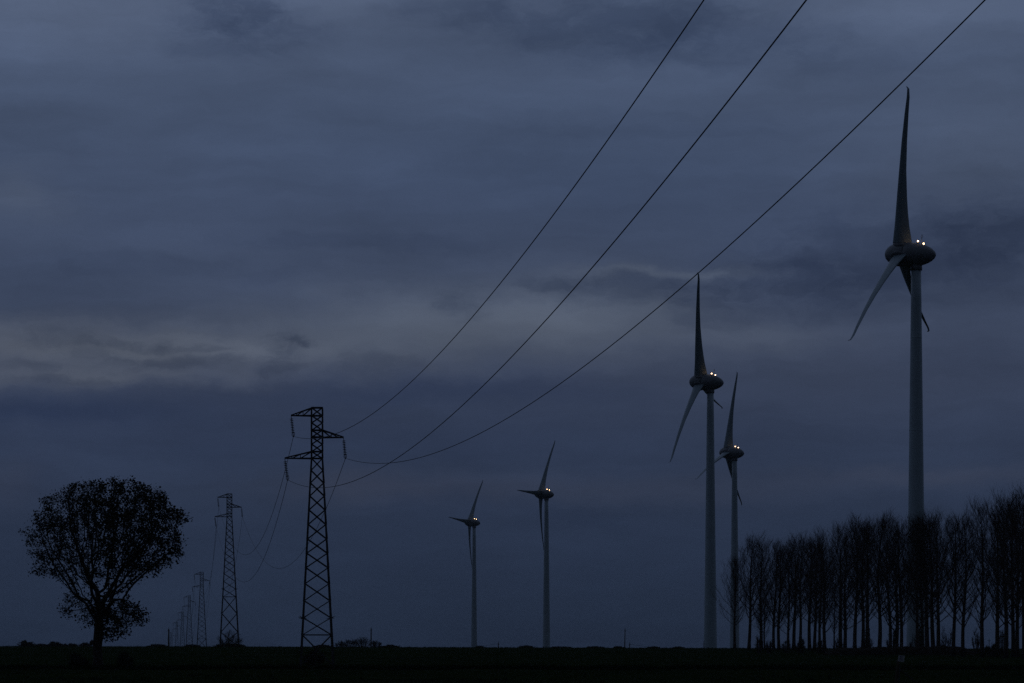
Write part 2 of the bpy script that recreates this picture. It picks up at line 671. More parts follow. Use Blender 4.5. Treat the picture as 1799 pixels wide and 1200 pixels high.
def attach(root, k):
    sgn, reach, zb, zt = ARMS[k]
    dx, ln = STRING[k]
    return root.matrix_basis @ Vector((sgn * reach + dx, 0, zb - ln - .04))


YAW = math.atan(0.132)
pylons = []
near = make_pylon('lattice_pylon', 'nearest and biggest black lattice pylon, bramble at its feet', [], 0.0)
near.location = ((557.5 - 900) / F * 297, 297, gz(-20.4, 297))
near.rotation_euler.z = R(4.7)
pylons.append(near)
tall = make_pylon('lattice_pylon', 'second nearest lattice pylon with the longest legs, bare bush at its foot', [-0.6, -4.9], -8.3)
px2 = (403.6 - 900) / F * 655
tall.location = (px2, 655, 10.34)
tall.rotation_euler.z = YAW
pylons.append(tall)
third = make_pylon('lattice_pylon', 'third lattice pylon of the receding line, standing clear of the bushes', [], 0.0, detailed=False)
far = [(355.0, 1012, 'third lattice pylon of the receding line, just beyond the long-legged one'),
       (333.2, 1366, 'fourth lattice pylon of the receding line, half the height of the third'),
       (321.0, 1754, 'fifth lattice pylon of the receding line, small and hazy'),
       (311.0, 2090, 'sixth lattice pylon of the receding line, tiny on the horizon'),
       (301.5, 2450, 'farthest and smallest lattice pylon, only its head above the horizon')]
for i, (px, Y, lab) in enumerate(far):
    p = third if i == 0 else copy_tree(third)
    x = (px - 900) / F * Y
    p.location = (x, Y, gz(x, Y) + (0.0 if i else -0.2))
    p.rotation_euler.z = YAW
    p['label'] = lab
    pylons.append(p)


def cable(pts, r, label, group):
    mb = MB()
    mb.tube(pts, r, 6)
    return tag(mb.build('power_cable', 'cable', smooth=True), label, 'cable', group)


def yes(t):
    return t


# the span that passes over the viewer: parabolas in the plane of the line
SP = [(0.1435, -0.09434, 0.00044858), (0.1445, -0.09463, 0.00041751), (0.1435, -0.09408, 0.00043362)]
arm_word = ['uppermost arm', 'single opposite arm', 'lowest arm']
over = ['thin black cable climbing overhead from the uppermost arm of the nearest pylon',
        'thin black cable climbing overhead from the opposite side arm, passing the turbine blade tips',
        'thin black cable climbing overhead from the lowest arm of the nearest pylon, middle of three']
for k in range(3):
    a = attach(near, k)
    sl, b, c = SP[k]
    pts = []
    for i in range(90):
        t = 292.0 * i / 89
        pts.append((a.x + sl * t, a.y - t, a.z + b * t + c * t * t))
    cable(pts, 0.0245, over[k], 'cables of the span overhead')
SAG, BLOW = 0.00036, 0.06
for s in range(len(pylons) - 1):
    for k in range(3):
        a, b = attach(pylons[s], k), attach(pylons[s + 1], k)
        Ln = (b - a).xy.length
        pts = []
        for i in range(41):
            t = i / 40
            sg = SAG * t * (1 - t) * Ln * Ln
            p = a.lerp(b, t)
            pts.append((p.x + BLOW * sg, p.y, p.z - sg))
        if s == 0:
            lab = ['sagging cable between the two nearest pylons, strung from their uppermost arms',
                   'sagging cable between the two nearest pylons, strung from their opposite side arms',
                   'lowest sagging cable between the two nearest pylons, strung from their lowest arms'][k]
        elif s == 1:
            lab = ['faint cable between the long-legged pylon and the third, from the uppermost arms',
                   'faint cable between the long-legged pylon and the third, from the opposite arms',
                   'faint cable between the long-legged pylon and the third, from the lowest arms'][k]
        else:
            nth = ['third', 'fourth', 'fifth', 'sixth', 'farthest']
            lab = f'hair-thin cable between the {nth[s - 2]} and {nth[s - 1]} pylons, from their ' + ['uppermost arms', 'opposite side arms', 'lowest arms'][k]
        cable(pts, 0.026, lab, 'cables slung between the pylons' if s < 2 else 'cables between the far pylons')

# ------------------------------------------------------------------ wind turbines
HUB = 85.0
BL = 35.5
TILT = R(3.9)
ROTOR_TILT = R(6.2)


def blade_mesh():
    mb = MB()
    rings = []
    n = 18
    tab_r = [2.15, 2.6, 4.0, 6.0, 9.0, 12.5, 18.0, 24.0, 30.0, 33.5, 35.2, 35.6, 35.7]
    tab_c = [4.3, 4.25, 3.9, 3.35, 2.8, 2.3, 1.65, 1.25, .90, .66, .46, .30, .10]
    tab_t = [1.75, 1.7, 1.5, 1.35, 1.2, 1.05, .84, .62, .44, .30, .18, .10, .05]
    tab_b = [42, 43, 45, 47, 48, 48, 48, 46, 44, 42, 40, 40, 40]
    for r, c, t, b in zip(tab_r, tab_c, tab_t, tab_b):
        be = R(b)
        e1 = Vector((math.cos(be), math.sin(be), 0))
        e2 = Vector((-math.sin(be), math.cos(be), 0))
        q = r / BL
        off = -3.5 * q + 2.8 * q * q
        if r > 35.0:
            off -= (r - 35.0) * 0.9
        ring = []
        for k in range(n):
            a = 2 * math.pi * k / n
            # leading edge upwind, thin trailing edge downwind
            xx = math.cos(a)
            th = math.sin(a) * (0.5 * t) * (1.0 - 0.55 * max(0, xx) ** 1.0) * (1.15 if xx < 0 else 1.0)
            s = xx * 0.5 * c + c * 0.10
            ring.append(Vector((off, 0, r)) + e1 * s + e2 * th)
        rings.append(ring)
    mb.rings(rings)
    return mb.mesh('blade', 'blade', True)


def make_turbine():
    root = thing('wind_turbine', 'x', 'wind turbine', group='wind turbines in a receding row')
    tb = MB()
    prof = []
    zt = HUB - 2.55
    for i in range(13):
        t = i / 12
        z = -20.0 * 0 + zt * t
        prof.append((2.12 - 1.06 * t ** 0.92, z))
    tb.lathe([(2.12, -16.0)] + prof, 36)
    tw = tb.build('tower', 'tower', root, True)
    for z in (24.0, 47.0, 67.0):
        fb = MB()
        r = 2.12 - 1.06 * (z / zt) ** 0.92
        fb.lathe([(r, z - .09), (r + .025, z - .07), (r + .025, z + .07), (r - .005, z + .09)], 36)
        fb.build('section_joint', 'tower', tw, True)
    cb = MB()
    cb.lathe([(1.05, zt - .9), (1.30, zt - .85), (1.30, zt + .25), (1.1, zt + .3)], 32)
    cb.build('yaw_collar', 'collar', root, True)
    head = Matrix.Translation((0, 0, HUB)) @ Matrix.Rotation(TILT, 4, 'Y')
    # egg-shaped machine house: nose spinner and the rest
    eg = [(0.02, -6.95), (.55, -6.88), (1.05, -6.65), (1.6, -6.15), (2.05, -5.45), (2.35, -4.6), (2.52, -3.6), (2.58, -2.55)]
    sp = MB()
    sp.lathe(eg + [(2.45, -2.50)], 40, 'X')
    spo = sp.build('spinner', 'nacelle', root, True)
    spo.matrix_local = head
    na = MB()
    eg2 = [(2.45, -2.44), (2.60, -2.40), (2.63, -1.4), (2.58, -.3), (2.42, .8), (2.15, 1.85), (1.75, 2.8), (1.28, 3.55), (.8, 4.05), (.35, 4.32), (.02, 4.38)]
    na.lathe(eg2, 40, 'X')
    nao = na.build('nacelle', 'nacelle', root, True)
    nao.matrix_local = head
    # the walkway box, lamps and lightning mast on its back
    for x, y in ((0.45, -.9), (1.25, .9)):
        lm = MB()
        zb = 2.27 - (x - .45) * .36
        lm.tube([(x, y, zb - .45), (x, y, zb + .32)], .09, 8)
        lm.lathe([(.20, zb + .27), (.24, zb + .30), (.24, zb + .34), (.2, zb + .37)], 12, at=(x, y, 0))
        ls = lm.build('lamp_post', 'collar', nao)
        gl = MB()
        gl.lathe([(.02, zb + .37), (.12, zb + .40), (.17, zb + .50), (.14, zb + .62), (.07, zb + .69), (.01, zb + .71)], 14, at=(x, y, 0))
        gl.build('warning_lamp', 'lamp', nao, True)
    mm = MB()
    mm.tube([(1.0, 0, 1.9), (1.0, 0, 3.55)], .055, 6)
    mm.tube([(1.0, 0, 3.55), (.86, 0, 3.8), (.86, 0, 4.15), (1.0, 0, 4.35), (1.14, 0, 4.15), (1.14, 0, 3.8), (1.0, 0, 3.55)], .045, 6)
    mm.build('weather_mast', 'collar', nao)
    bm_ = blade_mesh()
    co = MB()
    co.lathe([(1.5, 1.55), (1.86, 1.6), (1.86, 2.22), (1.6, 2.3)], 28)
    cme = co.mesh('root_collar', 'collar', True)
    for k in range(3):
        b = link('blade', bm_, root)
        b['turn'] = k * 120.0
        link('root_collar', cme, b)
    return root


def set_rotor(root, phase, pitch=0.0):
    k = 0
    for ch in root.children:
        if ch.name.split('.')[0] == 'blade':
            phi = R(phase + 120.0 * k)
            k += 1
            # blade k points up when phi = 0, then turns towards local -Y
            ch.matrix_local = (Matrix.Translation((0, 0, HUB)) @ Matrix.Rotation(ROTOR_TILT, 4, 'Y') @
                               Matrix.Translation((-3.45, 0, 0)) @ Matrix.Rotation(phi, 4, 'X') @ Matrix.Rotation(R(pitch), 4, 'Z'))


proto = make_turbine()
turb = [(1610.0, 447.5, 8.11, -23, 8, 'nearest and largest wind turbine, its foot hidden behind the bare poplars'),
        (1248.5, 672.0, 5.48, -18.5, 21, 'second largest wind turbine, standing clear just before the poplar row'),
        (1291.0, 796.0, 4.06, -24, -7, 'wind turbine whose tower rises through the twigs at the poplar row end'),
        (960.5, 868.5, 3.18, -19.5, -30, 'taller of the two distant wind turbines out on the open horizon'),
        (833.5, 918.5, 2.60, -20.5, -33, 'smallest and most distant wind turbine on the open horizon')]
for i, (px, hy, scl, yaw, ph, lab) in enumerate(turb):
    t = proto if i == 0 else copy_tree(proto)
    Y = F / scl
    x = (px - 900) / scl
    hubz = EYE + (1137 - hy) / scl
    t.location = (x, Y, hubz - HUB)
    t.rotation_euler.z = R(yaw)
    t['label'] = lab
    set_rotor(t, ph, (-13.0, -15.0, -24.0, 0.0, 0.0)[i])


# ------------------------------------------------------------------ the broad tree (grown towards points of its crown)
def grow_tree(seed, outline, trunk, n_att, step, kill, infl):
    rg = np.random.default_rng(seed)
    zs = np.array([o[0] for o in outline])
    xl = np.array([o[1] for o in outline])
    xr = np.array([o[2] for o in outline])
    att = []
    while len(att) < n_att:
        z = rg.uniform(zs.min(), zs.max())
        a, b = np.interp(z, zs, xl), np.interp(z, zs, xr)
        hw = (b - a) / 2
        cx = (a + b) / 2
        th = rg.uniform(0, 2 * np.pi)
        rr = rg.uniform(0, 1) ** 0.42
        if rg.random() > (hw / 7.7) ** .6:
            continue
        hw *= .98 + .055 * math.sin(3 * th + 1.9 * z) + .045 * math.sin(5 * th - 3.1 * z + 1)
        att.append((cx + hw * rr * np.cos(th), min(hw, 7.0) * rr * np.sin(th), z))
    att = np.array(att)
    holes = att[rg.choice(len(att), 46, replace=False)]
    hr = rg.uniform(.5, 1.25, 46)
    inside = (np.linalg.norm(att[:, None, :] - holes[None], axis=2) < hr[None]).any(1)
    att = att[~inside]
    nodes = [np.array(p, float) for p in trunk]
    par = list(range(-1, len(trunk) - 1))
    lead = len(trunk) - 1
    # the first limbs fan out from the fork
    for dx, dy, dz, n in ((-.62, .1, .9, 9), (-.40, -.5, 1.0, 9), (.02, .1, 1.0, 9), (.50, -.1, .9, 9), (.25, .55, .95, 9), (-.15, -.55, 1.0, 8), (.2, -.6, .9, 7), (-.35, .6, .8, 7)):
        d = np.array((dx, dy, dz))
        d /= np.linalg.norm(d)
        p = lead if dx > -.3 else lead - 1
        for _ in range(n):
            q = nodes[p] + d * step + rg.normal(0, .04, 3)
            nodes.append(q)
            par.append(p)
            p = len(nodes) - 1
            d = d + np.array((0, 0, .02)) + rg.normal(0, .03, 3)
            d /= np.linalg.norm(d)
    N = np.array(nodes)
    best = np.full(len(att), 1e9)
    who = np.zeros(len(att), int)

    def upd(start):
        nonlocal best, who
        D = np.linalg.norm(att[:, None, :] - N[None, start:, :], axis=2)
        k = D.argmin(1)
        m = D[np.arange(len(att)), k]
        better = m < best
        best = np.where(better, m, best)
        who = np.where(better, k + start, who)

    upd(0)
    alive = np.ones(len(att), bool)
    for it in range(160):
        alive &= best > kill
        use = alive & (best < infl)
        if not use.any():
            break
        add, addp = [], []
        ids = who[use]
        vec = att[use] - N[ids]
        vec /= np.linalg.norm(vec, axis=1)[:, None] + 1e-9
        for i in np.unique(ids):
            d = vec[ids == i].sum(0) + rg.normal(0, .22, 3) + np.array((.03, 0, .06))
            d /= np.linalg.norm(d) + 1e-9
            add.append(N[i] + d * step)
            addp.append(i)
        s = len(N)
        N = np.vstack([N, np.array(add)])
        par.extend(addp)
        upd(s)
        if len(N) > 9000:
            break
    n = len(N)
    kids = [[] for _ in range(n)]
    for i, p in enumerate(par):
        if p >= 0:
            kids[p].append(i)
    rad = np.zeros(n)
    for i in range(n - 1, -1, -1):
        rad[i] = 0.017 if not kids[i] else sum(rad[k] ** 2.25 for k in kids[i]) ** (1 / 2.25)
    return N, par, kids, rad


pz = lambda y: (1170.5 - y) / 19.0
pxm = lambda x: (x - 172) / 19.0
sil = [(838, 190, 238), (846, 118, 262), (858, 96, 284), (872, 78, 305), (888, 64, 322), (908, 48, 326), (940, 42, 327), (965, 43, 325),
       (985, 52, 316), (1002, 60, 300), (1014, 96, 262), (1028, 108, 222), (1045, 112, 226), (1060, 106, 252), (1075, 104, 262), (1088, 122, 258), (1098, 150, 235), (1112, 172, 225), (1118, 178, 205)]
outline = sorted((pz(y), pxm(a), pxm(b)) for y, a, b in sil)
trunk = [(0, 0, -.2), (.02, 0, .35), (.03, .02, .9), (0.0, .03, 1.5), (-.02, .03, 2.1), (.02, .02, 2.7), (.08, 0, 3.3), (.12, 0, 3.8), (.15, 0, 4.3)]
N, par, kids, rad = grow_tree(5, outline, trunk, 4300, 0.30, 0.42, 2.6)
scale_r = 0.50 / rad[1]
rad = np.where(rad > 0.05, 0.05 + (rad - 0.05) * (0.43 - 0.05) / (rad[2] - 0.05), rad)
rad[0] = .68
rad[1] = .53
tree = thing('broadleaf_tree', 'lone broad tree with a wide round crown of sparse leaves, two bushes beside its trunk', 'tree', at(172, 263))
tb, lb_, = MB(), MB()
done = set()
for i in range(len(N)):
    # start a chain at every child that is not the thickest child of its parent
    p = par[i]
    if p >= 0 and max(kids[p], key=lambda k: rad[k]) == i:
        continue
    chain = [i] if p < 0 else [p, i]
    j = i
    while kids[j]:
        j = max(kids[j], key=lambda k: rad[k])
        chain.append(j)
    rr = [float(rad[c]) for c in chain]
    if p >= 0:
        rr[0] = min(rr[0], rr[1] * 1.15)
    ns = 10 if rr[0] > .3 else (6 if rr[0] > .08 else 3)
    (tb if rr[0] > .055 else lb_).tube([N[c] for c in chain], rr, ns, cap=rr[0] > .08)
# a burr on the trunk
tb.tube([(-.35, -.2, 2.5), (-.58, -.25, 2.35), (-.66, -.25, 2.2)], [.28, .2, .06], 6)
tb.build('trunk', 'bark', tree, True)
lv = MB()
rnd = random.Random(3)
ctr = Vector((0.4, 0, 6.5))
for i in range(len(N)):
    if rad[i] > 0.042:
        continue
    q = Vector(N[i])
    d = (q - ctr)
    outer = min(1.0, d.length / 7.5)
    prob = 0.45 + 0.55 * outer ** 1.5
    if q.z < 5.2:
        prob = 1.0
    clump = mnoise.noise(q * .95) + .5 * mnoise.noise(q * 2.3)
    prob *= min(1.0, max(.42, .88 + 1.4 * clump))
    if rnd.random() > prob:
        continue
    m = rnd.choice((12, 16, 20, 26)) if not kids[i] else rnd.choice((3, 7, 10, 14))
    for _ in range(m):
        s = rnd.uniform(.09, .235) * (.88 if q.x < 0 else 1.08)
        a = Vector((rnd.gauss(.3, 1), rnd.gauss(0, 1), rnd.gauss(0.2, .8))).normalized()
        b = a.orthogonal().normalized()
        b = Quaternion(a, rnd.uniform(0, 6.28)) @ b
        c = q + Vector((rnd.gauss(0, .24), rnd.gauss(0, .24), rnd.gauss(0, .2)))
        lv.quad(c, a * s * 1.25, b * s)
lb_.build('twigs', 'bark', tree)
lv.build('crown', 'leaf', tree)


# ------------------------------------------------------------------ bare poplars
def poplar_meshes(seed):
    rd = random.Random(seed)
    H = 21.0
    tk, tw = MB(), MB()
    pts, rr = [], []
    wob = [rd.uniform(-.18, .18) for _ in range(4)]
    axis = lambda h: Vector((wob[0] * math.sin(h * .35) + wob[2] * h * .05 + .0011 * h * h, wob[1] * math.sin(h * .3 + 1) + wob[3] * h * .04, h))
    for i in range(15):
        h = H * .97 * i / 14
        pts.append(axis(h))
        rr.append(.26 * (1 - h / H) ** .85 + .018 + (.09 if i == 0 else 0))
    pts[0].z = -.3
    tk.tube(pts, rr, 8)
    az = rd.uniform(0, 6)
    first = rd.uniform(3.2, 6.2)
    nb = 48
    lean = Vector((.035, 0, .15))
    for b in range(nb):
        t = b / (nb - 1)
        h = first + (H * .94 - first) * t ** .92
        az += 2.4 + rd.uniform(-.5, .5)
        ln = (7.2 * (1 - t) ** .6 + 1.7) * rd.uniform(.55, 1.2)
        if t < .1:
            ln *= rd.uniform(.35, .9)
        out = R(rd.uniform(34, 64) * (1 - .5 * t))
        d = Vector((math.cos(az) * math.sin(out), math.sin(az) * math.sin(out), math.cos(out)))
        p = axis(h)
        r0 = max(.022, .105 * (1 - t) ** .8 * rd.uniform(.45, 1.05))
        bp, br = [p.copy()], [r0]
        ns = 7
        for s in range(ns):
            d = (d + lean + Vector((rd.gauss(0, .09), rd.gauss(0, .09), rd.gauss(0, .04)))).normalized()
            p = p + d * ln / ns
            bp.append(p.copy())
            br.append(max(.011, r0 * (1 - (s + 1) / ns * .88)))
        (tk if r0 > .05 else tw).tube(bp, br, 4, cap=False)
        n2 = int(4 + ln * 1.25)
        for s in range(n2):
            q = 0.15 + .85 * (s + rd.random()) / n2
            k = min(int(q * ns), ns - 1)
            base = bp[k].lerp(bp[k + 1], q * ns - k)
            dd = (bp[k + 1] - bp[k]).normalized()
            side = Vector((rd.gauss(0, 1), rd.gauss(0, 1), rd.gauss(0, .4)))
            d2 = (dd + side.normalized() * rd.uniform(.4, .85) + Vector((.03, 0, .25))).normalized()
            l2 = rd.uniform(.9, 2.6) * (1.2 - .5 * q)
            m1 = base + d2 * l2 * .5
            d3 = (d2 + Vector((.06, 0, .38))).normalized()
            m2 = m1 + d3 * l2 * .5
            tw.tube([base, m1, m2], [.017, .013, .008], 3, cap=False)
            for _ in range(rd.choice((3, 4, 5))):
                u = rd.random()
                b3 = base.lerp(m1, u * 2) if u < .5 else m1.lerp(m2, u * 2 - 1)
                d4 = (d3 + Vector((rd.gauss(.04, .42), rd.gauss(0, .42), rd.uniform(.1, .7)))).normalized()
                l3 = rd.uniform(.5, 1.5)
                e = b3 + d4 * l3
                mid = b3 + d4 * l3 * .5 + Vector((rd.gauss(0, .05), rd.gauss(0, .05), -.02))
                tw.tube([b3, mid, e], [.010, .008, .005], 3, cap=False)
    return tk.mesh('trunk', 'poplar', True), tw.mesh('crown', 'twig')


variants = [poplar_meshes(100 + i) for i in range(9)]
topx = [1290, 1313, 1335, 1360, 1400, 1425, 1455, 1480, 1500, 1515, 1545, 1580, 1640, 1665, 1690, 1720, 1735, 1755, 1785, 1799, 1850]
topy = [962, 955, 953, 961, 957, 947, 945, 940, 930, 927, 923, 929, 917, 911, 914, 908, 902, 893, 881, 877, 868]
zoomx = [(104, 3, .55), (190, 0, 1.25), (257, 0, 1.0), (281, 2, .6), (333, 0, .9), (365, 1, .8), (422, 1, .85), (455, 1, .8), (485, 0, 1.0), (543, 1, .7), (575, 1, .75), (603, 1, .9), (633, 0, .95),
         (688, 2, .5), (725, 0, 1.05), (750, 1, .85), (812, 0, .9), (853, 1, .9), (883, 1, 1.1), (947, 0, 1.05), (1012, 0, 1.1), (1048, 1, .8), (1082, 1, .9), (1172, 0, 1.0),
         (1198, 1, .8), (1235, 1, .9), (1268, 1, .85), (1297, 1, .9), (1390, 0, 1.0), (1447, 0, 1.2), (1557, 0, 1.25), (1645, 1, 1.1), (1690, 0, 1.0), (1732, 1, 1.05), (1765, 1, .9), (1800, 0, 1.1), (1850, 1, 1.0)]
ordw = ['first', 'second', 'third', 'fourth', 'fifth', 'sixth', 'seventh', 'eighth', 'ninth', 'tenth', 'eleventh', 'twelfth', 'thirteenth', 'fourteenth', 'fifteenth', 'sixteenth', 'seventeenth', 'eighteenth', 'nineteenth']
ivy_at = {883, 1048, 1198}
rnd = random.Random(21)
npop = len(zoomx)
for i, (zx, row, thick) in enumerate(zoomx):
    px = 1260 + zx / 3.337
    D = 560 - (px - 1313) / 486 * 165 + min(row, 2) * 22
    p = at(px, D)
    ty = float(np.interp(px, topx, topy))
    h = (1137 - ty) / F * D + EYE - p.z
    if row == 3:
        h *= .86
    elif row == 2:
        h *= .55
    elif row == 1:
        h *= rnd.uniform(.88, 1.0)
    else:
        h *= rnd.uniform(.95, 1.04)
    what = 'thin bare' if thick < .7 else ('stout bare' if thick >= 1.2 else 'bare')
    if i < npop // 2:
        where = f'{ordw[i]} trunk from the low end of the row'
    else:
        where = f'{ordw[npop - 1 - i]} trunk from the tall end of the row'
    extra = ', ivy on its trunk' if zx in ivy_at else ''
    t = thing('poplar_tree', f'{what} poplar, {where}{extra}', 'tree', p, 0.0, 'bare poplars in a row along the field')
    tk, tw = variants[(i * 4) % 9]
    rot = rnd.uniform(0, 6.28) if zx != 190 else 0.6
    s = h / 21.0
    wdt = rnd.uniform(1.1, 1.4)
    o = link('trunk', tk, t)
    o.rotation_euler.z = rot
    o.scale = (wdt * s, wdt * s, s)
    o = link('crown', tw, t)
    o.rotation_euler.z = rot
    o.scale = (wdt * s, wdt * s, s)
    if zx in ivy_at:
        iv = MB()
        for _ in range(420):
            z = rnd.uniform(-.1, 4.2)
            a = rnd.uniform(0, 6.28)
            r = .30 + (.28 if z < 1.6 else .16) * rnd.random() * (1.1 - z / 6)
            d = Vector((rnd.gauss(0, 1), rnd.gauss(0, 1), rnd.gauss(0, 1))).normalized()
            e = d.orthogonal().normalized()
            iv.quad((r * math.cos(a), r * math.sin(a), z), d * .3, e * .3)
        iv.build('ivy', 'ivy', t)

# a dark clump of mistletoe among the upper limbs
p = at(1644, 462)
mb = MB()
for _ in range(330):
    d = Vector((rnd.gauss(0, 1), rnd.gauss(0, 1), rnd.gauss(0, 1))).normalized()
    e = d * rnd.uniform(.35, .62)
    mb.tube([(0, 0, 0), e * .5 + Vector((0, 0, .03)), e], [.012, .014, .012], 3, cap=False)
o = mb.build('mistletoe_ball', 'bush')
o.location = (p.x, p.y, EYE + (1137 - 1044) / F * 462)
tag(o, 'dark round mistletoe ball in the crown of a poplar behind the nearest turbine', 'mistletoe')


# ------------------------------------------------------------------ bushes and hedge along the field
def shrub(name, label, px, Y, top, width, leafy=.5, seed=0, group=None, base=None, cat='bush'):
    rd = random.Random(seed + 700)
    p = at(px, Y)
    h = EYE + (1137 - top) / F * Y - p.z
    w = width / F * Y / 2
    t = thing(name, label, cat, p, 0, group)
    st, fo = MB(), MB()
    n = int(14 + 6 * w)
    n = min(n, 40)
    tipsz = max(.10, .26 * Y / 900)
    for i in range(n):
        a = rd.uniform(0, 6.28)
        r = w * math.sqrt(rd.random())
        hh = h * math.sqrt(max(.12, 1 - (r / w) ** 2)) * rd.uniform(.75, 1.0)
        root = Vector((math.cos(a) * r * .45, math.sin(a) * r * .45, -.1))
        tip = Vector((math.cos(a) * r, math.sin(a) * r, hh))
        mid = root.lerp(tip, .5) + Vector((rd.gauss(0, .1), rd.gauss(0, .1), h * .06))
        st.tube([root, mid, tip], [.05, .035, .015], 3, cap=False)
        for _ in range(7):
            u = rd.uniform(.35, 1)
            b = root.lerp(mid, u * 2) if u < .5 else mid.lerp(tip, u * 2 - 1)
            e = b + Vector((rd.gauss(0, .28) * w * .4, rd.gauss(0, .28) * w * .4, rd.uniform(.05, .22) * h))
            e.z = min(e.z, h * 1.02)
            st.tube([b, b.lerp(e, .5) + Vector((0, 0, .04)), e], [.022, .018, .010], 3, cap=False)
            for _ in range(3):
                b2 = b.lerp(e, rd.random())
                e2 = b2 + Vector((rd.gauss(0, .14), rd.gauss(0, .14), rd.uniform(.05, .3))) * min(1.6, .5 + h * .3)
                st.tube([b2, e2], [.014, .010], 3, cap=False)
            if leafy > 0:
                for _ in range(int(7 * leafy)):
                    d = Vector((rd.gauss(0, 1), rd.gauss(0, 1), rd.gauss(0, 1))).normalized()
                    c = b.lerp(e, rd.random()) + Vector((rd.gauss(0, .12), rd.gauss(0, .12), rd.gauss(0, .1)))
                    fo.quad(c, d * tipsz * rd.uniform(.7, 1.4), d.orthogonal().normalized() * tipsz)
    if leafy > 0:                                    # the dense lower part
        for _ in range(int(60 + 40 * w * leafy)):
            a = rd.uniform(0, 6.28)
            r = w * math.sqrt(rd.random())
            z = rd.random() * h * .6 * math.sqrt(max(.05, 1 - (r / w) ** 2))
            d = Vector((rd.gauss(0, 1), rd.gauss(0, 1), rd.gauss(0, 1))).normalized()
            fo.quad((math.cos(a) * r, math.sin(a) * r, z), d * tipsz * 1.5, d.orthogonal().normalized() * tipsz * 1.3)
    st.build('stems', 'brush', t)
    if leafy > 0:
        fo.build('foliage', 'bush', t)
    return t


HG = 'bushes along the far edge of the field'
shrub('hedge_bush', 'big rounded bush on the horizon beyond the broad tree, largest of that hedge', 48, 800, 1125, 34, 1.4, 1, HG)
shrub('hedge_bush', 'second rounded bush on the horizon, between the big one and the broad tree', 97, 820, 1127, 28, 1.3, 2, HG)
shrub('hedge_bush', 'low hedge bush filling the gap between the two rounded horizon bushes', 72, 830, 1131.5, 40, 1.2, 3, HG)
shrub('hedge_bush', 'low thin hedge bush on the horizon close beside the trunk of the broad tree', 122, 830, 1130.5, 34, 1.0, 4, HG)
shrub('hedge_bush', 'small twiggy bush on the horizon touching the broad trunk', 151, 820, 1129, 24, .8, 5, HG)
shrub('hedge_bush', 'flat hedge on the horizon at the foot of the farthest pylons', 276, 900, 1132, 40, 1.0, 6, HG)
shrub('hedge_bush', 'small low bush on the horizon below the third pylon', 338, 900, 1132.5, 34, .8, 7, HG)
shrub('bare_shrub', 'bare twiggy bush growing under the second nearest pylon', 404, 640, 1107, 50, .12, 8)
shrub('bramble_bush', 'low dark bramble mound in front of the second nearest pylon', 404, 600, 1130.5, 60, 1.6, 9)
BG = 'bare shrubs of the horizon thicket'
for i, (px, top, w) in enumerate(((600, 1126, 26), (618, 1121, 30), (640, 1118, 34), (661, 1124, 22))):
    shrub('bare_shrub', ['lowest bare shrub of the horizon thicket, on the side of the nearest pylon', 'second bare shrub of the horizon thicket, counted from the nearest pylon',
                         'tallest bare shrub of the horizon thicket, beside the wooden pole', 'narrow bare shrub of the horizon thicket, beyond the wooden pole'][i], px, 760, top, w, .15, 20 + i, BG)
for i, (px, top, w, lab) in enumerate(((568, 1133, 36, 'low hedge bush on the horizon just beyond the nearest pylon legs'),
                                       (684, 1133, 36, 'low clump on the horizon at the open side of the bare thicket'),
                                       (843, 1135, 14, 'tiny bush at the foot of the smallest turbine tower'),
                                       (925, 1134.5, 30, 'low dark clump on the horizon before the taller distant turbine'),
                                       (985, 1136.5, 40, 'flat clump on the horizon just past the taller distant turbine'),
                                       (1046, 1136, 34, 'flat clump on the horizon between the distant turbine and the tall pole'),
                                       (1088, 1136, 20, 'small clump at the foot of the tall thin pole'),
                                       (1148, 1136.5, 26, 'small clump on the horizon past the tall thin pole'),
                                       (1193, 1136.5, 22, 'small clump on the horizon before the second largest turbine'))):
    shrub('hedge_bush', lab, px, 790, top, w, .9, 40 + i, HG)
shrub('bramble_bush', 'dark rounded bush beside the broad trunk, on its open side', 138, 262, 1147, 36, 2.2, 60, 'bushes beside the broad tree')
shrub('bramble_bush', 'dark rounded bush beside the broad trunk, on the side of the pylons', 220, 262, 1145, 30, 2.2, 61, 'bushes beside the broad tree')
shrub('bramble_bush', 'dark bramble patch between the legs of the nearest pylon', 553, 296, 1141, 46, 2.0, 62)
UG = 'undergrowth between the poplar trunks'
for i, (px, top, w, lab) in enumerate(((1352, 1124, 18, 'low leafless bush between the poplar trunks closest to the low end'),
                                       (1383, 1122, 20, 'low leafless bush under the low half of the poplar row'),
                                       (1440, 1120, 22, 'low leafless bush where the brush heap begins under the poplars'),
                                       (1475, 1117, 24, 'bushy bare sapling behind the low end of the brush heap'),
                                       (1524, 1116, 26, 'bushy bare sapling behind the middle of the brush heap'),
                                       (1612, 1110, 30, 'bushy bare sapling in front of the nearest turbine foot'),
                                       (1408, 1118, 16, 'narrow dark bush among the poplar trunks near the low end'),
                                       (1334, 1112, 18, 'twiggy sapling between the second and third poplar trunks'),
                                       (1566, 1112, 20, 'bare undergrowth sapling beside the foot of the nearest turbine'),
                                       (1662, 1098, 36, 'wide bare sapling in the gap beneath the poplars past the turbine'),
                                       (1718, 1104, 22, 'bare sapling standing before the stoutest poplar at the tall end'),
                                       (1760, 1100, 26, 'bare undergrowth shrub behind the leafy mound at the tall end'))):
    shrub('bare_sapling', lab, px, 480, top, w, .8 if px == 1408 else .12, 70 + i, UG)


